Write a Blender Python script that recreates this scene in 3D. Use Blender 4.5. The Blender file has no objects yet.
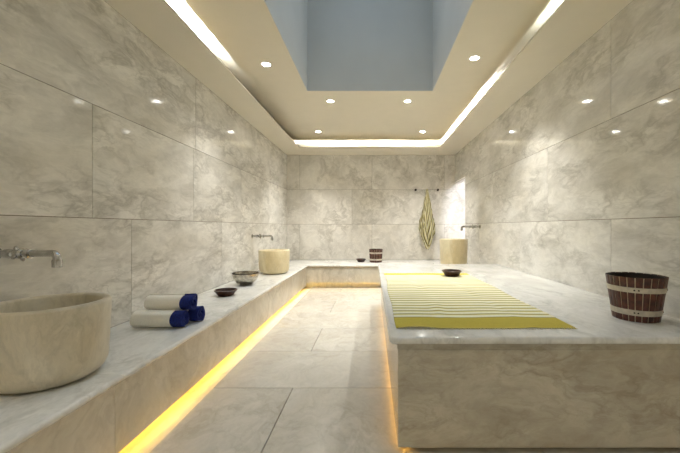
import bpy, bmesh, math, random
from mathutils import Vector, Matrix
random.seed(7)
C = bpy.context.scene.collection
PI = math.pi
H = 1.15                      # eye height

# ------------------------------------------------------------------ materials
def new_mat(name):
    m = bpy.data.materials.new(name); m.use_nodes = True
    nt = m.node_tree
    return m, nt, nt.nodes['Principled BSDF']

def N(nt, t, **kw):
    n = nt.nodes.new(t)
    for k, v in kw.items(): setattr(n, k, v)
    return n

def srgb(r, g, b):
    f = lambda c: (c/255/12.92) if c/255 <= .04045 else ((c/255+.055)/1.055)**2.4
    return (f(r), f(g), f(b), 1)

def ramp(nt, stops, interp='LINEAR'):
    n = N(nt, 'ShaderNodeValToRGB'); cr = n.color_ramp; cr.interpolation = interp
    while len(cr.elements) < len(stops): cr.elements.new(.5)
    for e, (p, c) in zip(cr.elements, stops):
        e.position = p; e.color = c if len(c) == 4 else (*c, 1)
    return n

def g(v): return (v, v, v, 1)

def mixc(nt, fac, a, b, mode='MIX'):
    n = N(nt, 'ShaderNodeMix', data_type='RGBA', blend_type=mode)
    L = nt.links
    for sock, v in ((n.inputs[0], fac), (n.inputs[6], a), (n.inputs[7], b)):
        if isinstance(v, (int, float)): sock.default_value = v
        elif isinstance(v, tuple): sock.default_value = v
        else: L.new(v, sock)
    return n.outputs[2]

def marble(name, base, vein, warm, scale=1.0, rough=.1, vein_amt=.8, warm_amt=.6, rot=(.5, .65, .4), stretch=(1, 2.0, 1), spec=.5, bump=0.0, warp=1.1):
    m, nt, bs = new_mat(name); L = nt.links
    tc = N(nt, 'ShaderNodeTexCoord')
    at = N(nt, 'ShaderNodeAttribute', attribute_name='tile')
    add = N(nt, 'ShaderNodeVectorMath', operation='ADD')
    L.new(tc.outputs['Object'], add.inputs[0]); L.new(at.outputs['Vector'], add.inputs[1])
    mp = N(nt, 'ShaderNodeMapping'); mp.inputs['Rotation'].default_value = rot
    mp.inputs['Scale'].default_value = tuple(scale*s for s in stretch)
    L.new(add.outputs[0], mp.inputs[0])
    nz = N(nt, 'ShaderNodeTexNoise'); nz.inputs['Scale'].default_value = 1.3; nz.inputs['Detail'].default_value = 5
    L.new(mp.outputs[0], nz.inputs['Vector'])
    sub = N(nt, 'ShaderNodeVectorMath', operation='SUBTRACT'); sub.inputs[1].default_value = (.5, .5, .5)
    L.new(nz.outputs['Color'], sub.inputs[0])
    sc = N(nt, 'ShaderNodeVectorMath', operation='SCALE'); sc.inputs['Scale'].default_value = warp
    L.new(sub.outputs[0], sc.inputs[0])
    wp = N(nt, 'ShaderNodeVectorMath', operation='ADD'); L.new(mp.outputs[0], wp.inputs[0]); L.new(sc.outputs[0], wp.inputs[1])
    def noise(s, d, r=.55):
        n = N(nt, 'ShaderNodeTexNoise'); n.inputs['Scale'].default_value = s; n.inputs['Detail'].default_value = d
        n.inputs['Roughness'].default_value = r
        L.new(wp.outputs[0], n.inputs['Vector']); return n.outputs['Fac']
    def ridge(f, w):
        a = N(nt, 'ShaderNodeMath', operation='SUBTRACT'); L.new(f, a.inputs[0]); a.inputs[1].default_value = .5
        b = N(nt, 'ShaderNodeMath', operation='ABSOLUTE'); L.new(a.outputs[0], b.inputs[0])
        r = ramp(nt, [(0, g(1)), (w*.4, g(.45)), (w, g(0))], 'EASE'); L.new(b.outputs[0], r.inputs[0]); return r.outputs[0]
    v1 = ridge(noise(1.5, 4), .085); v2 = ridge(noise(3.6, 5), .06)
    cloud = ramp(nt, [(.36, g(0)), (.68, g(1))], 'EASE'); L.new(noise(1.15, 6, .6), cloud.inputs[0])
    mask = ramp(nt, [(.38, g(.1)), (.62, g(1))], 'EASE'); L.new(noise(.8, 3), mask.inputs[0])
    warmf = ramp(nt, [(.45, g(0)), (.75, g(1))], 'EASE'); L.new(noise(.55, 4), warmf.inputs[0])
    fine = noise(9, 6, .7)
    def mul(a, b):
        n = N(nt, 'ShaderNodeMath', operation='MULTIPLY')
        for i, v in enumerate((a, b)):
            if isinstance(v, (int, float)): n.inputs[i].default_value = v
            else: L.new(v, n.inputs[i])
        return n.outputs[0]
    col = mixc(nt, mul(warmf.outputs[0], warm_amt), base, warm)
    col = mixc(nt, mul(cloud.outputs[0], vein_amt*.6), col, vein)
    col = mixc(nt, mul(mul(v1, mask.outputs[0]), vein_amt*.82), col, vein)
    col = mixc(nt, mul(mul(v2, mask.outputs[0]), vein_amt*.5), col, vein)
    fr = ramp(nt, [(.3, g(.9)), (.7, g(1.05))]); L.new(fine, fr.inputs[0])
    col = mixc(nt, 1.0, col, fr.outputs[0], 'MULTIPLY')
    L.new(col, bs.inputs['Base Color'])
    bs.inputs['Roughness'].default_value = rough
    bs.inputs['Specular IOR Level'].default_value = spec
    if bump:
        bp = N(nt, 'ShaderNodeBump'); bp.inputs['Strength'].default_value = bump; bp.inputs['Distance'].default_value = .002
        L.new(fine, bp.inputs['Height']); L.new(bp.outputs[0], bs.inputs['Normal'])
    return m

def plain(name, col, rough=.6, metal=0, noise=0, nscale=20, bump=0, sheen=0, col2=None):
    m, nt, bs = new_mat(name); L = nt.links
    bs.inputs['Roughness'].default_value = rough; bs.inputs['Metallic'].default_value = metal
    tc = N(nt, 'ShaderNodeTexCoord'); nz = N(nt, 'ShaderNodeTexNoise')
    nz.inputs['Scale'].default_value = nscale; nz.inputs['Detail'].default_value = 4
    L.new(tc.outputs['Object'], nz.inputs['Vector'])
    c2 = col2 or tuple(c*(1-noise) for c in col[:3])+(1,)
    r = ramp(nt, [(.35, col), (.65, c2)]); L.new(nz.outputs['Fac'], r.inputs[0]); L.new(r.outputs[0], bs.inputs['Base Color'])
    if bump:
        bp = N(nt, 'ShaderNodeBump'); bp.inputs['Strength'].default_value = bump; bp.inputs['Distance'].default_value = .003
        L.new(nz.outputs['Fac'], bp.inputs['Height']); L.new(bp.outputs[0], bs.inputs['Normal'])
    if sheen: bs.inputs['Sheen Weight'].default_value = sheen
    return m

def emit(name, col, strength):
    m = bpy.data.materials.new(name); m.use_nodes = True; nt = m.node_tree; nt.nodes.clear()
    e = N(nt, 'ShaderNodeEmission'); o = N(nt, 'ShaderNodeOutputMaterial')
    e.inputs[0].default_value = col; e.inputs[1].default_value = strength; nt.links.new(e.outputs[0], o.inputs[0])
    return m

M = {}
M['wall'] = marble('wall_marble', srgb(230, 227, 220), srgb(164, 159, 148), srgb(214, 206, 189), 2.1, .28, .7, .45, (.5, .65, .4), (1, 2.0, 1))
M['side'] = marble('side_wall_marble', srgb(228, 226, 220), srgb(164, 161, 153), srgb(210, 204, 189), 2.1, .08, .74, .4, (1.1, .1, .2), (1.4, .8, 1.9), .12, 0, .75)
M['side2'] = marble('polished_wall_marble', srgb(228, 226, 220), srgb(168, 165, 157), srgb(212, 206, 191), 2.1, .06, .75, .4, (-1.1, .1, .2), (1.4, .8, 1.9), .45, 0, .75)
M['bench'] = marble('bench_marble', srgb(214, 210, 200), srgb(164, 157, 142), srgb(198, 188, 162), 1.6, .34, .6, .5, (.1, .5, .9), (1.6, 1, 1))
M['top'] = marble('top_marble', srgb(224, 224, 220), srgb(172, 172, 166), srgb(208, 204, 190), 1.6, .14, .6, .35, (.2, .1, .7), (1.6, 1, 1))
M['platform'] = marble('platform_marble', srgb(188, 182, 166), srgb(140, 132, 115), srgb(170, 155, 128), 2.6, .16, .7, .6, (.2, .6, .3), (.8, 1, 1.6))
M['floor'] = marble('floor_marble', srgb(198, 194, 184), srgb(162, 156, 142), srgb(186, 178, 160), 1.5, .2, .5, .4, (.1, .1, .6), (1.3, 1, 1), .5)
M['basin'] = marble('basin_marble', srgb(216, 209, 190), srgb(166, 158, 138), srgb(198, 184, 154), 3.2, .3, .6, .8, (.1, .3, .2), (1.5, 1.5, .7), .4, .2)
M['basin_old'] = marble('basin_onyx', srgb(220, 210, 178), srgb(184, 168, 130), srgb(204, 182, 132), 2.6, .3, .5, .8, (.1, .3, .2), (1.5, 1.5, .7), .4, .2)
M['grout'] = plain('grout', srgb(120, 112, 96), .9, 0, .2, 60)
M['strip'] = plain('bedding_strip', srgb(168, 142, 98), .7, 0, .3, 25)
M['plaster'] = plain('cream_plaster', srgb(212, 205, 188), .85, 0, .02, 6)
M['well'] = plain('grey_plaster', srgb(200, 201, 198), .9, 0, .05, 2)
M['white'] = plain('white_plaster', srgb(232, 230, 230), .85, 0, .02, 5)
M['chrome'] = plain('brushed_chrome', srgb(200, 200, 198), .16, 1, .25, 30)
M['steel'] = plain('dark_metal', srgb(70, 66, 60), .35, 1, .3, 30)
M['silver'] = plain('hammered_silver', srgb(196, 190, 176), .22, 1, .35, 34, .6)
M['darkbowl'] = plain('dark_wood', srgb(62, 34, 22), .3, 0, .5, 18)
M['stave'] = plain('stave_wood', srgb(92, 48, 34), .45, 0, .65, 28, .2)
M['bucketdark'] = plain('bucket_inside', srgb(44, 34, 26), .7, 0, .4, 30)
M['seal'] = plain('stave_seam', srgb(190, 176, 150), .7, 0, .2, 40)
M['hoop'] = plain('hoop_metal', srgb(206, 198, 182), .45, .35, .2, 40)
M['rivet'] = plain('rivet', srgb(50, 42, 36), .5, .6, .2, 40)
M['cream'] = plain('cream_terry', srgb(246, 243, 233), .95, 0, .08, 180, .5, .3)
M['blue'] = plain('navy_terry', srgb(14, 40, 128), .95, 0, .5, 160, .6, .0, srgb(6, 18, 74))
M['fringe'] = plain('cotton_fringe', srgb(222, 216, 180), .9, 0, .25, 90)
M['trim'] = plain('downlight_trim', srgb(230, 228, 222), .4, 0, .02, 10)
M['amber'] = emit('amber_led', (1.0, .60, .10, 1), 34)
M['amber2'] = emit('amber_led_soft', (1.0, .52, .085, 1), 9)
M['cool'] = emit('cove_led', (.95, .99, 1.0, 1), 330)
M['cool_dim'] = emit('cove_led_dim', (.92, 1.0, .95, 1), 200)
M['lens'] = emit('downlight_lens', (1.0, .96, .88, 1), 60)
M['lamp2'] = emit('alcove_lamp_panel', (.95, .95, 1.0, 1), 300)

def stripes_mat(nm, yel, cre, oli, w=.10):
    m, nt, bs = new_mat(nm); L = nt.links
    a = N(nt, 'ShaderNodeAttribute', attribute_name='stripe')      # x = stripe phase in periods, y = 1 on the plain borders
    sp = N(nt, 'ShaderNodeSeparateXYZ'); L.new(a.outputs['Vector'], sp.inputs[0])
    fr = N(nt, 'ShaderNodeMath', operation='FRACT'); L.new(sp.outputs[0], fr.inputs[0])
    r = ramp(nt, [(0, oli), (w, oli), (w+.1, cre), (.58, cre), (.70, yel), (.90, yel), (1, oli)]); L.new(fr.outputs[0], r.inputs[0])
    col = mixc(nt, sp.outputs[1], r.outputs[0], srgb(186, 171, 76))
    tc = N(nt, 'ShaderNodeTexCoord'); nz = N(nt, 'ShaderNodeTexNoise'); nz.inputs['Scale'].default_value = 120; nz.inputs['Detail'].default_value = 3
    L.new(tc.outputs['Object'], nz.inputs['Vector'])
    f = ramp(nt, [(.3, g(.88)), (.7, g(1.04))]); L.new(nz.outputs['Fac'], f.inputs[0])
    L.new(mixc(nt, 1.0, col, f.outputs[0], 'MULTIPLY'), bs.inputs['Base Color'])
    bs.inputs['Roughness'].default_value = .95; bs.inputs['Specular IOR Level'].default_value = .15
    bp = N(nt, 'ShaderNodeBump'); bp.inputs['Strength'].default_value = .3; bp.inputs['Distance'].default_value = .002
    L.new(nz.outputs['Fac'], bp.inputs['Height']); L.new(bp.outputs[0], bs.inputs['Normal'])
    return m
M['stripes'] = stripes_mat('striped_cotton', srgb(222, 213, 146), srgb(233, 229, 202), srgb(152, 142, 76))
M['towel'] = stripes_mat('striped_towel_cotton', srgb(204, 196, 150), srgb(226, 221, 198), srgb(118, 110, 66), .28)

def glass_mat():
    m = bpy.data.materials.new('skylight_glass'); m.use_nodes = True; nt = m.node_tree; nt.nodes.clear()
    t = N(nt, 'ShaderNodeBsdfTransparent'); t.inputs[0].default_value = (.9, .95, 1, 1)
    s = N(nt, 'ShaderNodeBsdfGlossy'); s.inputs['Roughness'].default_value = .02
    fn = N(nt, 'ShaderNodeFresnel'); mx = N(nt, 'ShaderNodeMixShader'); o = N(nt, 'ShaderNodeOutputMaterial')
    nt.links.new(fn.outputs[0], mx.inputs[0]); nt.links.new(t.outputs[0], mx.inputs[1]); nt.links.new(s.outputs[0], mx.inputs[2]); nt.links.new(mx.outputs[0], o.inputs[0])
    return m
M['glass'] = glass_mat()

# ------------------------------------------------------------------ mesh helpers
class MB:
    def __init__(s): s.v = []; s.f = []; s.t = []; s.off = (0, 0, 0)
    def add(s, vs, fs):
        b = len(s.v); s.v += [tuple(v) for v in vs]
        s.f += [tuple(i+b for i in f) for f in fs]; s.t += [s.off]*len(fs); return s
    def box(s, x0, x1, y0, y1, z0, z1):
        vs = [(x, y, z) for x in (x0, x1) for y in (y0, y1) for z in (z0, z1)]
        return s.add(vs, [(0, 1, 3, 2), (4, 6, 7, 5), (0, 4, 5, 1), (2, 3, 7, 6), (0, 2, 6, 4), (1, 5, 7, 3)])
    def lathe(s, prof, seg=48, cx=0, cy=0, cz=0, sx=1, sy=1, axis='z'):
        n = len(prof); vs = []
        for k in range(seg):
            a = 2*PI*k/seg
            for r, z in prof:
                p = (r*math.cos(a)*sx, r*math.sin(a)*sy, z)
                if axis == 'x': p = (p[2], p[0], p[1])
                if axis == 'y': p = (p[0], p[2], p[1])
                vs.append((p[0]+cx, p[1]+cy, p[2]+cz))
        fs = []
        for k in range(seg):
            k2 = (k+1) % seg
            for i in range(n-1):
                fs.append((k*n+i, k2*n+i, k2*n+i+1, k*n+i+1))
        s.add(vs, fs)
        return s
    def tube(s, pts, r, seg=14, cap=True):
        pts = [Vector(p) for p in pts]; rr = r if isinstance(r, (list, tuple)) else [r]*len(pts)
        vs = []; up = None
        for i, p in enumerate(pts):
            d = (pts[min(i+1, len(pts)-1)]-pts[max(i-1, 0)]).normalized()
            if up is None:
                up = Vector((0, 0, 1)) if abs(d.z) < .9 else Vector((1, 0, 0))
            a = d.cross(up).normalized(); b = a.cross(d).normalized(); up = b
            for k in range(seg):
                t = 2*PI*k/seg; vs.append(p+rr[i]*(math.cos(t)*a+math.sin(t)*b))
        fs = [(i*seg+k, i*seg+(k+1) % seg, (i+1)*seg+(k+1) % seg, (i+1)*seg+k) for i in range(len(pts)-1) for k in range(seg)]
        if cap:
            fs.append(tuple(range(seg))[::-1]); fs.append(tuple((len(pts)-1)*seg+k for k in range(seg)))
        return s.add(vs, fs)
    def prism(s, prof, a0, a1, axis):
        """prof in (p, z): axis 'y' extrudes p=x along y, axis 'x' extrudes p=y along x."""
        n = len(prof)
        mk = (lambda p, z, a: (p, a, z)) if axis == 'y' else (lambda p, z, a: (a, p, z))
        vs = [mk(p, z, a0) for p, z in prof]+[mk(p, z, a1) for p, z in prof]
        fs = [(i, (i+1) % n, n+(i+1) % n, n+i) for i in range(n)]+[tuple(range(n))[::-1], tuple(n+i for i in range(n))]
        return s.add(vs, fs)
    def build(s, name, mat, parent=None, smooth=False, bevel=0, loc=None, segs=2):
        me = bpy.data.meshes.new(name); me.from_pydata(s.v, [], s.f); me.update()
        if any(t != (0, 0, 0) for t in s.t):
            at = me.attributes.new('tile', 'FLOAT_VECTOR', 'FACE')
            for i, t in enumerate(s.t): at.data[i].vector = t
        bm = bmesh.new(); bm.from_mesh(me)
        bmesh.ops.remove_doubles(bm, verts=bm.verts, dist=1e-6)
        bmesh.ops.recalc_face_normals(bm, faces=bm.faces)
        bm.to_mesh(me); bm.free()
        me.materials.append(mat)
        o = bpy.data.objects.new(name, me); C.objects.link(o)
        if smooth:
            for p in me.polygons: p.use_smooth = True
            try: me.set_sharp_from_angle(angle=math.radians(38))
            except Exception: pass
        if bevel:
            md = o.modifiers.new('bevel', 'BEVEL'); md.width = bevel; md.segments = segs; md.limit_method = 'ANGLE'; md.angle_limit = math.radians(40)
        if parent: o.parent = parent
        if loc: o.location = loc
        return o

def tag(o, label, cat, group=None):
    o['label'] = label; o['category'] = cat
    if group: o['group'] = group
    return o
def thing(name, label, cat, loc=(0, 0, 0), rz=0, group=None):
    o = bpy.data.objects.new(name, None); C.objects.link(o); o.location = loc; o.rotation_euler = (0, 0, rz); o.empty_display_size = .05
    return tag(o, label, cat, group)
def struct(o): o['kind'] = 'structure'; return o
def copy_tree(o, parent=None):
    c = o.copy(); C.objects.link(c)
    if parent: c.parent = parent
    for ch in list(o.children): copy_tree(ch, c)
    return c
def kids(o, out=None): return list(o.children)

# ------------------------------------------------------------------ dimensions
XL, XR, YB, YF = -1.867, 1.82, 7.47, -1.6
ZS, ZU = 2.73, 2.98            # border soffit, raised ceiling
T, G = .012, .0022             # tile thickness, half joint

# ------------------------------------------------------------------ tiled walls
ROWS = [(-.34, .43), (.43, 1.21), (1.21, 1.972), (1.972, ZS)]
def tiled_wall(name, u0, u1, joints, place, back, mat, holes=(), rows=ROWS):
    """joints: one start + pitch per row; place(u0,u1,z0,z1) -> box of a tile; holes: (ua,ub,za,zb)"""
    mb = MB()
    for (z0, z1), (j0, pitch) in zip(rows, joints):
        z0 = max(z0, -.03)
        k0 = math.floor((u0-j0)/pitch); us = [u0]
        k = k0+1
        while j0+k*pitch < u1-.02:
            if j0+k*pitch > u0+.02: us.append(j0+k*pitch)
            k += 1
        us.append(u1)
        for a, b in zip(us, us[1:]):
            mb.off = (random.uniform(-9, 9), random.uniform(-9, 9), random.uniform(-9, 9))
            rects = [(a+(G if a > u0 else 0), b-(G if b < u1 else 0), z0+G, z1-G)]
            for ha, hb, za, zb in holes:
                out = []
                for (p, q, r, s) in rects:
                    if q <= ha or p >= hb or s <= za or r >= zb: out.append((p, q, r, s)); continue
                    if p < ha: out.append((p, ha, r, s))
                    if q > hb: out.append((hb, q, r, s))
                    if s > zb: out.append((max(p, ha), min(q, hb), zb, s))
                    if r < za: out.append((max(p, ha), min(q, hb), r, za))
                rects = out
            for r in rects: mb.box(*place(*r))
    mb.off = (0, 0, 0)
    o = struct(mb.build(name, mat))
    bk = MB()
    for b in back: bk.box(*b)
    bk.build('wall_backing', M['grout'], o)
    return o
W = .12
left = tiled_wall('wall_left', YF, YB, [(.4, 1.59), (2.64, 1.59), (3.56, 1.29), (1.0, 2.6)],
    lambda a, b, z0, z1: (XL-T, XL, a, b, z0, z1), [(XL-W, XL-.005, YF, YB, -.03, ZU+.1)], M['side'])
DY0, DZ = 6.66, 2.11           # doorway beside the back wall
right = tiled_wall('wall_right', YF, YB, [(.4, 1.59), (2.59, 1.59), (3.52, 1.59), (2.59, 1.59)],
    lambda a, b, z0, z1: (XR, XR+T, a, b, z0, z1),
    [(XR+.005, XR+W, YF, DY0, -.03, ZU+.1), (XR+.005, XR+W, DY0, YB, DZ+.005, ZU+.1)], M['side2'], [(DY0, YB, -.1, DZ)])
back = tiled_wall('wall_back', XL-W, 3.2, [(.4, 1.59), (0, 1.59), (-.44, 1.59), (0, 1.59)],
    lambda a, b, z0, z1: (a, b, YB, YB+T, z0, z1), [(XL-W, 3.2, YB+.005, YB+W, -.03, ZU+.1)], M['wall'])
front = tiled_wall('wall_front', XL-W, XR+W, [(.4, 1.59), (0, 1.59), (-.44, 1.59), (0, 1.59)],
    lambda a, b, z0, z1: (a, b, YF-T, YF, z0, z1), [(XL-W, XR+W, YF-W, YF-.005, -.03, ZU+.1)], M['wall'])
# doorway jamb and lintel lining
mb = MB(); mb.box(XR-.002, XR+W, DY0-.03, DY0, -.03, DZ); mb.box(XR-.002, XR+W, DY0-.03, YB, DZ, DZ+.03)
struct(mb.build('door_1', M['white'], bevel=.003))
# the bright room behind the doorway
mb = MB(); mb.box(3.2, 3.3, 4.2, YB+W, -.03, 2.8); mb.box(XR+W, 3.3, 4.1, 4.2, -.03, 2.8); mb.box(XR+W, 3.3, 4.1, YB+W, 2.4, 2.8)
struct(mb.build('wall_side_room', M['white']))

# ------------------------------------------------------------------ floor
FX = -1.135; FB = 6.385
mb = MB(); y0 = 2.43-.72*6; row = 0
while y0 < FB:
    y1 = min(y0+.72, FB)
    j0 = -.565 if row % 2 == 1 else -.565-.72
    xs = [FX]+[x for x in (j0+1.44*k for k in range(-2, 6)) if FX+.05 < x < 3.15]+[3.2]
    for a, b in zip(xs, xs[1:]):
        mb.off = (random.uniform(-9, 9), random.uniform(-9, 9), random.uniform(-9, 9))
        mb.box(a+(G if a > FX else 0), b-G, max(y0, YF)+G, y1-(G if y1 < FB else 0), -.025, 0)
    y0 += .72; row += 1
mb.off = (0, 0, 0)
fl = struct(mb.build('floor', M['floor'], bevel=.0012, segs=1))
mb = MB(); mb.box(XL-W, 3.3, YF-W, YB+W, -.12, -.022)
mb.build('floor_bed', M['bench'], fl)

# ------------------------------------------------------------------ ceiling: border tray, raised field, skylight shaft
TX0, TX1, TY0, TY1 = -1.45, 1.346, -.9, 6.78
mb = MB()
def ring(mb, x0, x1, y0, y1, X0, X1, Y0, Y1, z0, z1):      # inner x0.. outer X0..
    mb.box(X0, x0, Y0, Y1, z0, z1); mb.box(x1, X1, Y0, Y1, z0, z1)
    mb.box(x0, x1, Y0, y0, z0, z1); mb.box(x0, x1, y1, Y1, z0, z1)
ring(mb, TX0, TX1, TY0, TY1, XL, XR, YF, YB, ZS, ZS+.01)
tray = struct(mb.build('trim_1', M['plaster']))
mb = MB()
U = dict(l=-1.58, r=1.475, f=-1.0, b=7.2)               # upstand that hides the cove strips
ring(mb, U['l'], U['r'], U['f'], U['b'], U['l']-.012, U['r']+.012, U['f']-.012, U['b']+.012, ZS+.01, ZS+.125)
mb.build('cove_upstand', M['plaster'], tray)
KX0, KX1, KY0, KY1 = -.868, .815, 1.1, 4.57
mb = MB(); e = .006; ring(mb, KX0-e, KX1+e, KY0-e, KY1+e, XL, XR, YF, YB, ZU, ZU+.1)
struct(mb.build('ceiling', M['plaster']))
mb = MB(); ring(mb, KX0, KX1, KY0, KY1, KX0-e, KX1+e, KY0-e, KY1+e, ZU, ZU+.1); ring(mb, KX0, KX1, KY0, KY1, KX0-.1, KX1+.1, KY0-.1, KY1+.1, ZU+.1, 5.3)
struct(mb.build('trim_2', M['well']))
mb = MB(); ring(mb, KX0+.06, KX1-.06, KY0+.06, KY1-.06, KX0-.1, KX1+.1, KY0-.1, KY1+.1, 5.3, 5.36)
win = struct(mb.build('window_1', M['trim']))
mb = MB(); mb.box(KX0+.05, KX1-.05, KY0+.05, KY1-.05, 5.325, 5.333); mb.build('window_pane', M['glass'], win)

# cove light strips: lit lengths only where the photo shows them glowing
def strip(name, box, mat, label, group):
    t = thing(name, label, 'light strip', ((box[0]+box[1])/2, (box[2]+box[3])/2, box[4]), 0, group)
    cx, cy, cz = t.location
    mb = MB(); mb.box(box[0]-cx, box[1]-cx, box[2]-cy, box[3]-cy, .002, box[5]-cz); mb.build('diode_tape', mat, t)
    mb = MB(); mb.box(box[0]-cx-.003, box[1]-cx+.003, box[2]-cy-.003, box[3]-cy+.003, 0, .002); mb.build('carrier', M['trim'], t)
    return t
zc = ZS+.01
strip('cove_light_strip', (U['l']-.084, U['l']-.07, YF+.1, 3.45, zc, zc+.01), M['cool'], 'glowing white cove light strip along the wall with the towel rolls, near half', 'cove lights')
strip('cove_light_strip', (U['r']+.034, U['r']+.048, YF+.1, 2.85, zc, zc+.01), M['cool_dim'], 'glowing white cove light strip above the platform wall, nearest length before the dark gap', 'cove lights')
strip('cove_light_strip', (U['r']+.034, U['r']+.048, 4.3, U['b']-.05, zc, zc+.01), M['cool'], 'glowing white cove light strip above the platform wall, far length beyond the dark gap', 'cove lights')
strip('cove_light_strip', (U['l']+.1, U['r']+.02, U['b']+.034, U['b']+.048, zc, zc+.01), M['cool'], 'glowing white cove light strip across the far end wall', 'cove lights')

# downlights
DL = [(-1.19, 3.82, 'between the skylight and the wall with the blue towels'), (1.11, 3.68, 'between the skylight and the platform wall'),
      (-.605, 4.94, 'just past the skylight on the basin bench side'), (.515, 4.94, 'just past the skylight on the platform side'),
      (-1.03, 6.52, 'farthest, by the cove corner on the basin bench side'), (.97, 6.52, 'farthest, by the cove corner on the platform side'),
      (-1.19, -.5, 'unseen, added behind the viewer for near light on the basin bench side'), (1.11, -.5, 'unseen, added behind the viewer for near light on the platform side')]  # last pair is out of view, added to brighten the near end
first = None
for i, (x, y, where) in enumerate(DL):
    lab = 'round recessed ceiling downlight, lit, '+where
    if first is None:
        first = thing('ceiling_downlight', lab, 'light', (x, y, ZU), 0, 'ceiling downlights')
        MB().lathe([(.044, -.001), (.044, -.005), (.058, -.006), (.062, -.003), (.062, 0)], 32).build('trim_ring', M['trim'], first, True)
        MB().lathe([(0, -.003), (.044, -.003)], 32).build('lens', M['lens'], first)
        t = first
    else:
        t = copy_tree(first); t.location = (x, y, ZU); t['label'] = lab
    ld = bpy.data.lights.new('downlight_lamp', 'SPOT'); ld.energy = 58 if i < 6 else 62; ld.spot_size = math.radians(96); ld.spot_blend = 1.0
    ld.shadow_soft_size = .04; ld.color = (1.0, .97, .915)
    lo = bpy.data.objects.new('downlight_lamp', ld); C.objects.link(lo); lo.parent = t; lo.location = (0, 0, -.05)

# lamp in the room behind the doorway
t = thing('panel_lamp', 'bright white ceiling lamp in the room behind the doorway', 'light', (2.40, 5.6, 2.4))
mb = MB(); mb.box(-.14, .14, -.14, .14, -.025, -.02); mb.build('diffuser', M['lamp2'], t)
mb = MB(); ring(mb, -.14, .14, -.14, .14, -.16, .16, -.16, .16, -.03, 0); mb.build('frame', M['trim'], t)

# ------------------------------------------------------------------ benches
HB, HP = .43, .61
SX, BX = -1.21, -1.255         # slab nose, panel face of the side bench
SY, BY = 6.44, 6.485           # slab nose, panel face of the end bench
def nose(front, backp, z0, z1, sgn, n=7):
    """slab profile: rounded front edge at 'front' looking in direction sgn, straight back at 'backp'"""
    r = (z1-z0)/2; pts = [(backp, z0)]
    for k in range(n+1):
        a = -PI/2+PI*k/n; pts.append((front-sgn*r+sgn*r*math.cos(a), (z0+z1)/2+r*math.sin(a)))
    return pts+[(backp, z1)]
bench = thing('marble_bench', 'long low marble bench along the wall, carrying the basins and rolled towels', 'bench', (XL, 2.5, 0))
def bpart(mb, name, mat, **k):
    o = mb.build(name, mat, **k); o.parent = bench; o.location = -bench.location; return o
js = [YF+.004, .07, 1.66, 3.25, 4.85, SY]
for a, b in zip(js, js[1:]):
    mb = MB(); mb.off = (random.uniform(-9, 9), random.uniform(-9, 9), 0)
    mb.prism(nose(SX, XL+.004, HB-.036, HB, 1), a+.0012, b-.0012, 'y'); bpart(mb, 'top_slab', M['top'], smooth=True)
    mb = MB(); mb.off = (random.uniform(-9, 9), random.uniform(-9, 9), 0)
    mb.box(BX-.025, BX, a+.0012, b-.0012, .032, HB-.05); bpart(mb, 'front_panel', M['bench'])
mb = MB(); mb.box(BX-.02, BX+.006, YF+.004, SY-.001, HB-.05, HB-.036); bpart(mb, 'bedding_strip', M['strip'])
mb = MB(); mb.box(XL+.004, BX-.075, YF+.004, SY-.002, -.021, HB-.036); mb.box(BX-.075, BX-.025, YF+.004, SY-.002, .05, HB-.05); bpart(mb, 'core', M['bench'])
eb = thing('marble_bench', 'short low marble bench across the far end wall, under the dark bucket', 'bench', (0, YB, 0))
def epart(mb, name, mat, **k):
    o = mb.build(name, mat, **k); o.parent = eb; o.location = -eb.location; return o
for a, b in ((XL+.004, -.3), (-.3, XR-.004)):
    mb = MB(); mb.off = (random.uniform(-9, 9), random.uniform(-9, 9), 0)
    mb.prism(nose(SY, YB-.004, HB-.036, HB, -1), a+.0012, b-.0012, 'x'); epart(mb, 'top_slab', M['top'], smooth=True)
mb = MB(); mb.box(BX, XR-.004, BY, BY+.025, .088, HB-.05); epart(mb, 'front_panel', M['bench'])
mb = MB(); mb.box(BX-.025, BX, SY+.001, BY+.02, .032, HB-.05); epart(mb, 'return_panel', M['bench'])
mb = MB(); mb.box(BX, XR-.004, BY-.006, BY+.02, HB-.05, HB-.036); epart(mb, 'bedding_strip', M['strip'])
mb = MB(); mb.box(XL+.004, XR-.004, BY+.06, YB-.004, -.021, HB-.036); mb.box(BX, XR-.004, BY+.025, BY+.06, .11, HB-.05); epart(mb, 'core', M['bench'])

PX, PY0, PY1 = .085, 1.66, 4.98
pl = thing('marble_platform', 'large raised marble platform with rounded top slab, under the striped yellow cloth', 'platform', (1.0, 3.3, 0))
def ppart(mb, name, mat, **k):
    o = mb.build(name, mat, **k); o.parent = pl; o.location = -pl.location; return o
def round_slab(x0, x1, y0, y1, z0, z1, rc, rv):
    """slab with rounded free corners (at x0) and a rounded rim; square against the wall at x1"""
    def loop(ins):
        c = []; r = max(rc-ins, .004)
        c.append((x1, y0+ins))
        for k in range(9):
            a = -PI/2-PI/2*k/8; c.append((x0+ins+r+r*math.cos(a), y0+ins+r+r*math.sin(a)))
        for k in range(9):
            a = PI-PI/2*k/8; c.append((x0+ins+r+r*math.cos(a), y1-ins-r+r*math.sin(a)))
        c.append((x1, y1-ins)); return c
    lv = []
    for k in range(7): a = PI/2*k/6; lv.append((rv*(1-math.sin(a)), z0+rv*(1-math.cos(a))))
    for k in range(7): a = PI/2*k/6; lv.append((rv*(1-math.cos(a)), z1-rv*(1-math.sin(a))))
    vs = []; n = None
    for ins, z in lv:
        l = loop(ins); n = len(l); vs += [(x, y, z) for x, y in l]
    m = len(lv)
    fs = [(i*n+k, i*n+(k+1) % n, (i+1)*n+(k+1) % n, (i+1)*n+k) for i in range(m-1) for k in range(n)]
    fs += [tuple(range(n))[::-1], tuple((m-1)*n+k for k in range(n))]
    return vs, fs
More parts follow.
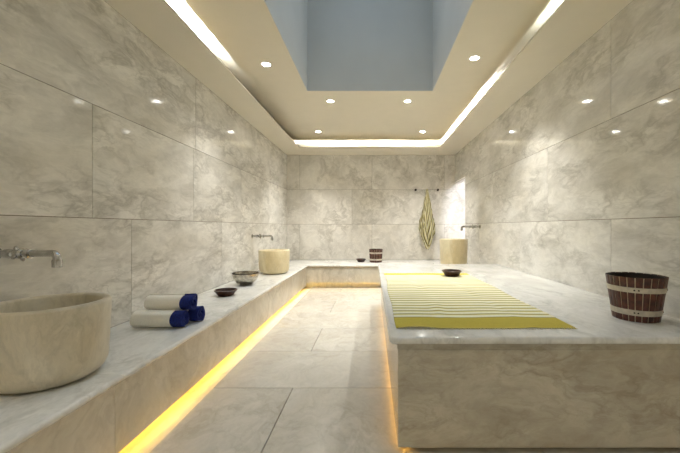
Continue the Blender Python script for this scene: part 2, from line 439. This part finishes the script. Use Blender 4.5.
mb = MB(); mb.add(*round_slab(PX, XR-.004, PY0, PY1, HP-.037, HP, .035, .0175)); ppart(mb, 'top_slab', M['top'], smooth=True)
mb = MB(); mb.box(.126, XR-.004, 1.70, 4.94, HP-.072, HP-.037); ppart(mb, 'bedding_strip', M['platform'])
mb = MB(); mb.box(.13, XR-.004, 1.704, 4.936, .045, HP-.074); ppart(mb, 'body', M['platform'], bevel=.002)
mb = MB(); mb.box(.2, XR-.004, 1.77, 4.87, 0, .045); mb.box(.15, XR-.004, 1.72, 4.92, HP-.074, HP-.072); ppart(mb, 'plinth', M['bench'])

st = thing('marble_plinth', 'raised marble block behind the platform, under the square looking basin', 'plinth', (1.45, 5.9, 0))
mb = MB(); mb.box(-.27, .365, -.5, .5, 0, .43); mb.build('body', M['bench'], st)
mb = MB(); mb.box(-.30, .365, -.53, .53,   .43, .469); mb.build('top_slab', M['top'], st, bevel=.012, segs=4)

# amber strips at floor level
strip('floor_light_strip', (BX-.042, BX-.03, YF+.05, 6.40, .022, .032), M['amber'], 'amber floor light strip under the long basin bench', 'floor lights')
strip('floor_light_strip', (BX+.05, .12, BY+.028, BY+.04, .095, .107), M['amber'], 'amber floor light strip under the far end bench', 'floor lights')
strip('floor_light_strip', (.165, .175, 1.78, 4.9, .012, .024), M['amber2'], 'amber floor light strip under the aisle side of the platform', 'floor lights')

# ------------------------------------------------------------------ basins
def basin(loc, label, mat, h=.364, r=.238, rb=.155):
    p = [(0, 0), (rb*.8, 0)]
    cr = .085
    for k in range(9):                      # rounded foot
        a = -PI/2+PI/2*k/8; p.append((r-.012-cr+cr*math.cos(a), cr+cr*math.sin(a)))
    p[2:2] = [(rb, 0)]
    p += [(r-.005, h*.6), (r, h-.012), (r-.004, h-.004), (r-.012, h), (r-.026, h), (r-.034, h-.004), (r-.038, h-.012)]
    p += [(r-.042, h*.6), (r-.055, h*.4), (r-.1, .09), (r-.16, .07), (.022, .062), (.022, .05), (0, .05)]
    o = MB().lathe(p, 96).build('stone_basin', mat, None, True, loc=loc)
    return tag(o, label, 'basin')
basin((-1.542, 1.625, HB), 'big round carved stone basin beside the near tap, cut off by the frame', M['basin'])
basin((-1.523, 5.3, HB), 'small looking round stone basin at the far end of the long bench', M['basin_old'])
basin((1.41, 5.88, .469), 'yellowish stone basin behind the platform, beside the doorway', M['basin_old'], h=.474)

# ------------------------------------------------------------------ taps: built along +x from the wall
tap = None
def make_tap(loc, rz, label, scale=1):
    global tap
    if tap is None:
        t = thing('wall_tap', label, 'tap', loc, rz)
        MB().lathe([(0, 0), (.034, 0), (.034, .006), (.026, .013), (.02, .014), (.0, .014)], 32, axis='x').build('wall_plate', M['chrome'], t, True)
        MB().lathe([(0, .01), (.016, .01), (.016, .05), (.022, .056), (.024, .075), (.02, .1), (.014, .106), (0, .106)], 28, axis='x').build('valve_body', M['chrome'], t, True)
        mb = MB(); mb.lathe([(0, .106), (.02, .106), (.027, .114), (.027, .138), (.02, .146), (0, .146)], 28, axis='x')
        for k in range(4):
            a = PI/2*k+.5; c, s = math.cos(a), math.sin(a)
            mb.tube([(.126, .012*c, .012*s), (.126, .034*c, .034*s), (.126, .042*c, .042*s)], [.010, .0105, .006], 12)
        mb.build('cross_handle', M['chrome'], t, True)
        mb = MB(); pts = [(.1, 0, 0), (.25, 0, .002)]
        for k in range(8):
            a = PI/2*k/7; pts.append((.285+.026*math.sin(a), 0, .002-.026*(1-math.cos(a))))
        pts.append((.311, 0, -.05)); mb.tube(pts, .017, 16)
        mb.build('spout', M['chrome'], t, True)
        MB().lathe([(.0145, .165), (.024, .168), (.024, .18), (.0145, .183)], 24, axis='x').build('collar', M['chrome'], t, True)
        MB().lathe([(.0, -.028), (.018, -.028), (.021, -.034), (.021, -.066), (.016, -.068), (.016, -.062), (0, -.062)], 24, cx=.311).build('nozzle', M['chrome'], t, True)
        tap = t
    else:
        t = copy_tree(tap); t.location = loc; t.rotation_euler = (0, 0, rz); t['label'] = label
    return t
make_tap((XL, 1.68, 1.018), 0, 'chrome wall tap with cross handle above the big near basin')
make_tap((XL, 5.29, 1.008), 0, 'chrome wall tap over the far basin on the long bench')
make_tap((XR, 5.72, 1.155), PI, 'chrome wall tap above the yellowish basin near the doorway')

# ------------------------------------------------------------------ bowls
def dish(loc, label, r, h, rb, mat, name='dark_bowl', foot=True, cat='bowl'):
    p = [(0, 0), (rb, 0), (rb+.004, .004), (r*.86, h*.62), (r-.003, h-.008), (r, h-.003), (r-.003, h), (r-.012, h), (r-.016, h-.006), (r*.8, h*.6), (rb*.9, .01), (0, .009)]
    return tag(MB().lathe(p, 56).build(name, mat, None, True, loc=loc), label, cat)
dish((-1.54, 3.58, HB), 'dark brown flared bowl beside the silver bowl on the bench', .118, .062, .072, M['darkbowl'])
dish((-.226, 7.0, HB), 'tiny looking dark bowl beside the bucket on the far end bench', .104, .066, .062, M['darkbowl'])
dish((.872, 3.72, HP+.011), 'dark brown bowl resting on the striped yellow cloth', .109, .056, .072, M['darkbowl'])
p = [(0, 0), (.04, 0)]
for k in range(3, 13): a = PI/2*k/12; p.append((.157*math.sin(a)**1.05, .147*(1-math.cos(a))-.0105))
p += [(.159, .147), (.157, .151), (.15, .148)]
for k in range(12, 1, -1): a = PI/2*k/12; p.append((.149*math.sin(a)**1.05, .009+.138*(1-math.cos(a))-.003))
p += [(0, .006)]
sb = tag(MB().lathe(p, 56).build('silver_bowl', M['silver'], None, True, loc=(-1.58, 4.25, HB)), 'hammered silver hamam bowl with dark rim on the long bench', 'bowl')
MB().lathe([(.1545, .140), (.1605, .143), (.1615, .148), (.1575, .1535), (.1495, .150)], 56).build('rim_band', M['steel'], sb, True)
mb = MB(); mb.box(.155, .215, -.018, .018, .1425, .147); mb.build('rim_handle', M['steel'], sb, bevel=.002)

# ------------------------------------------------------------------ buckets
def bucket(loc, label, R, rb, h, rz=0, n=24):
    t = thing('wooden_bucket', label, 'bucket', loc, rz)
    rad = lambda z: rb+(R-rb)*z/h
    mb = MB()
    for k in range(n):
        a0, a1 = 2*PI*k/n, 2*PI*(k+1)/n; gp = .003/R
        vs = []
        for z in (0, h+random.uniform(-.002, .002)):
            for dr in (-.006, 0):
                for f in (0, .5, 1):
                    a = a0+gp+(a1-a0-2*gp)*f; r = rad(z)+dr-(.0012 if f != .5 and dr == 0 else 0); vs.append((r*math.cos(a), r*math.sin(a), z))
        fs = [(0, 1, 4, 3), (1, 2, 5, 4), (6, 9, 10, 7), (7, 10, 11, 8), (0, 6, 7, 1), (1, 7, 8, 2), (3, 4, 10, 9), (4, 5, 11, 10), (0, 3, 9, 6), (2, 8, 11, 5)]
        mb.add(vs, fs)
    mb.build('staves', M['stave'], t)
    MB().lathe([(rb-.0062, .002), (rb-.004, .002), (R-.004, h-.002), (R-.0062, h-.002)], 72).build('seams', M['seal'], t, True)
    MB().lathe([(0, .012), (rb-.016, .012), (R-.018, h-.004), (R-.0065, h-.004), (rb-.0065, .0), (0, .0)], 72).build('inner_wall', M['bucketdark'], t, True)
    for z0, z1 in ((h*.145, h*.27), (h*.66, h*.775)):
        hp = MB().lathe([(rad(z0)-.001, z0), (rad(z0)+.0025, z0), (rad(z1)+.0025, z1), (rad(z1)-.001, z1)], 72).build('hoop', M['hoop'], t, True)
        zz = (z0+z1)/2
        for a in (-2.12, -1.98, -.55, -.42, .9, 2.4):
            rr = rad(zz)+.0022; c, s = math.cos(a), math.sin(a)
            MB().tube([(rr*c, rr*s, zz), ((rr+.003)*c, (rr+.003)*s, zz)], [.0048, .003], 10).build('rivet', M['rivet'], hp)
    return t
bucket((1.566, 2.02, HP), 'slatted dark wooden bucket with pale metal hoops on the platform corner', .15, .115, .255, -.15)
bucket((.08, 7.0, HB), 'reddish wooden bucket with pale hoops on the far end bench', .142, .125, .265, .3)

# ------------------------------------------------------------------ rolled towels: axis along +x, end at x = 0
def roll(loc, label, R=.062, L=.355, rz=0, rot=0.0):
    t = thing('rolled_towel', label, 'towel', loc, rz, 'rolled bath towels')
    turns, th = 3.6, .0125
    def sheet(x0, x1, dr, n=150, nx=8):
        vs = []; fs = []
        for j in range(nx+1):
            x = x0+(x1-x0)*j/nx
            for i in range(n+1):
                f = i/n; a = 2*PI*turns*f+rot
                r = .012+(R-.012-th/2)*f+dr
                wob = .0018*math.sin(3*a+1.3)+.0012*math.sin(x*40+a)
                r += wob
                xe = x+(.006*math.sin(2.2*a) if j in (0, nx) else 0)
                vs.append((xe, r*math.cos(a)*1.03, R+r*math.sin(a)*.985))
        for j in range(nx):
            for i in range(n): fs.append((j*(n+1)+i, j*(n+1)+i+1, (j+1)*(n+1)+i+1, (j+1)*(n+1)+i))
        return vs, fs
    for nm, x0, x1, dr, mt in (('towel_cloth', -L, -.078, 0, 'cream'), ('blue_border', -.0785, 0, .0004, 'blue')):
        mb = MB(); mb.add(*sheet(x0, x1, dr)); o = mb.build(nm, M[mt], t, True)
        md = o.modifiers.new('thick', 'SOLIDIFY'); md.thickness = th; md.offset = 0
        md = o.modifiers.new('soft', 'BEVEL'); md.width = .004; md.segments = 2; md.limit_method = 'ANGLE'; md.angle_limit = math.radians(50)
    return t
roll((-1.345, 2.455, HB+.001), 'rolled cream towel with navy end, front one of the lower pair', rz=.02, rot=.6)
roll((-1.300, 2.60, HB+.001), 'rolled cream towel with navy end, lower one nearest the dark bowl', rz=-.03, rot=2.2)
roll((-1.318, 2.522, HB+.103), 'rolled cream towel with navy end, lying on top of the other two', rz=.03, rot=4.0, L=.33)

# ------------------------------------------------------------------ striped cloth on the platform
def cloth():
    X0, X1, Y0, Y1 = .137, 1.09, 1.80, 3.95
    nx, ny = 110, 440; vs = []; fs = []; st = []
    for j in range(ny+1):
        v = j/ny; y = Y0+(Y1-Y0)*v
        for i in range(nx+1):
            u = i/nx; x = X0+(X1-X0)*u
            band = 1.0 if (y < 2.012 or y > 3.80) else 0.0
            ph = (y-2.012)/.0777
            amp = 0 if band else 1
            kink = .012*math.exp(-((x-.42-.06*math.sin(y*3))/.03)**2)*math.sin(y*9)+.014*math.exp(-((x-.80+.05*y-.15)/.03)**2)*math.sin(y*7+1)
            z = .0035+amp*.0035*(.5+.5*math.cos(2*PI*(ph-.45+6*kink)))+.0015*math.sin(x*13+y*5)*math.sin(y*4)+.004*math.exp(-((x-.42)/.035)**2)*(.5+.5*math.sin(y*9))*amp
            yy = y+kink+.004*math.sin(x*9+v*3)*(1-amp*.3); xx = x+.005*math.sin(y*6+u*2)+.006*math.sin(y*2.1)
            if band and y < 1.86: z += .010*math.exp(-((x-.24)/.10)**2)*(1-(y-1.80)/.06)
            vs.append((xx, yy, HP+max(z, .0025))); st.append((ph if not band else 0, band, 0))
    for j in range(ny):
        for i in range(nx): fs.append((j*(nx+1)+i, j*(nx+1)+i+1, (j+1)*(nx+1)+i+1, (j+1)*(nx+1)+i))
    me = bpy.data.meshes.new('striped_cloth'); me.from_pydata(vs, [], fs); me.update()
    at = me.attributes.new('stripe', 'FLOAT_VECTOR', 'POINT')
    for k, s in enumerate(st): at.data[k].vector = s
    me.materials.append(M['stripes'])
    for p in me.polygons: p.use_smooth = True
    o = bpy.data.objects.new('striped_cloth', me); C.objects.link(o)
    md = o.modifiers.new('thick', 'SOLIDIFY'); md.thickness = .002; md.offset = -1
    tag(o, 'large yellow and cream striped cotton cloth spread flat on the platform', 'cloth')
    for yy, d in ((1.80, -1), (3.95, 1)):
        mb = MB()
        for k in range(74):
            x = X0+.01+(X1-X0-.02)*k/73; l = random.uniform(.012, .024); dx = random.uniform(-.007, .007)
            zs = HP+.0045+(.010*math.exp(-((x-.24)/.10)**2) if d < 0 else 0)
            mb.tube([(x, yy-d*.004, zs), (x+dx*.5, yy+d*l*.5, HP+.004), (x+dx, yy+d*l, HP+.0025)], [.0018, .002, .0012], 6)
        mb.build('fringe', M['fringe'], o, True)
cloth()

# ------------------------------------------------------------------ towel rail and hanging towel on the end wall
rail = thing('towel_rail', 'thin dark rail with two round mounts on the far wall', 'rail', (1.2, YB, 1.963))
for s in (-1, 1):
    m_ = MB().lathe([(0, 0), (.026, 0), (.026, -.012), (.012, -.016), (.012, -.045), (.02, -.05), (.02, -.062), (0, -.064)], 24, axis='y').build('mount', M['steel'], rail, True); m_.location = (s*.243, 0, 0)
MB().tube([(-.243, -.04, 0), (.243, -.04, 0)], .005, 10).build('rod', M['chrome'], rail, True)
def hanging():
    t = thing('hanging_towel', 'striped yellow and cream towel hanging gathered from the far wall rail', 'towel', (1.205, YB-.04, 1.963))
    def width(f):
        pts = [(0, .022), (.06, .035), (.3, .085), (.5, .125), (.62, .165), (.78, .17), (.88, .145), (.95, .095), (1, .035)]
        for (a, b), (c, d) in zip(pts, pts[1:]):
            if f <= c: q = (f-a)/(c-a); q = q*q*(3-2*q); return b+(d-b)*q
        return pts[-1][1]
    def sheet(name, seed, dy, ln, sc, shift):
        nu, nv = 90, 120; vs = []; fs = []; st = []
        for j in range(nv+1):
            f = j/nv; w = width(f)*sc
            for i in range(nu+1):
                u = -1+2*i/nu
                edge = .07*math.cos(u*7+seed)*max(0, f-.55)          # uneven hem
                fold = math.sin(u*9+seed+1.2*math.sin(f*3+seed))*(.012+.04*f)*min(1, f*6+.2)*(1-.6*max(0, f-.85)/.15)
                x = shift*f+w*u+.012*math.sin(f*7+u*3+seed)*f
                z = -ln*f*(1-.16*u*u*max(0, f-.3))+edge
                y = dy-.012-abs(w)*.25*(1-u*u)+fold
                if f < .05: y = y*.6; z += .018*(1-f/.05)*math.cos(u)
                vs.append((x, min(y, .034), z)); st.append((abs(u-.06*math.sin(f*5))*3.0+f*4.6*(1.0 if u > 0 else 1.25)+seed, 0, 0))
        for j in range(nv):
            for i in range(nu): fs.append((j*(nu+1)+i, j*(nu+1)+i+1, (j+1)*(nu+1)+i+1, (j+1)*(nu+1)+i))
        me = bpy.data.meshes.new(name); me.from_pydata(vs, [], fs); me.update()
        at = me.attributes.new('stripe', 'FLOAT_VECTOR', 'POINT')
        for k, s in enumerate(st): at.data[k].vector = s
        me.materials.append(M['towel'])
        for p in me.polygons: p.use_smooth = True
        o = bpy.data.objects.new(name, me); C.objects.link(o); o.parent = t
        md = o.modifiers.new('thick', 'SOLIDIFY'); md.thickness = .004; md.offset = 0
        return o
    sheet('front_fold', 0.4, -.035, 1.30, .92, .0)
    sheet('rear_fold', 2.7, .012, 1.16, 1.0, -.012)
hanging()

# ------------------------------------------------------------------ world, camera, view
w = bpy.data.worlds.new('World'); bpy.context.scene.world = w; w.use_nodes = True
nt = w.node_tree; bg = nt.nodes['Background']
bg.inputs[0].default_value = (.66, .78, .90, 1); bg.inputs[1].default_value = 2.5     # even dusk sky over the skylight
cd = bpy.data.cameras.new('camera'); cam = bpy.data.objects.new('camera', cd); C.objects.link(cam)
cam.location = (0, 0, H); cam.rotation_euler = (PI/2, 0, 0)
cd.sensor_width = 36; cd.lens = 18.0; cd.shift_x = -32/680; cd.shift_y = .5/680; cd.clip_start = .02
S = bpy.context.scene; S.camera = cam
S.view_settings.view_transform = 'Standard'; S.view_settings.look = 'None'; S.view_settings.gamma = 1; S.view_settings.use_curve_mapping = False
S.view_settings.exposure = .85
cy = S.cycles
try:
    cy.use_denoising = True; cy.denoiser = 'OPENIMAGEDENOISE'; cy.max_bounces = 12; cy.diffuse_bounces = 8; cy.glossy_bounces = 4
    cy.sample_clamp_indirect = 4; cy.caustics_reflective = False; cy.caustics_refractive = False; cy.use_light_tree = True
except Exception as e: print(e)
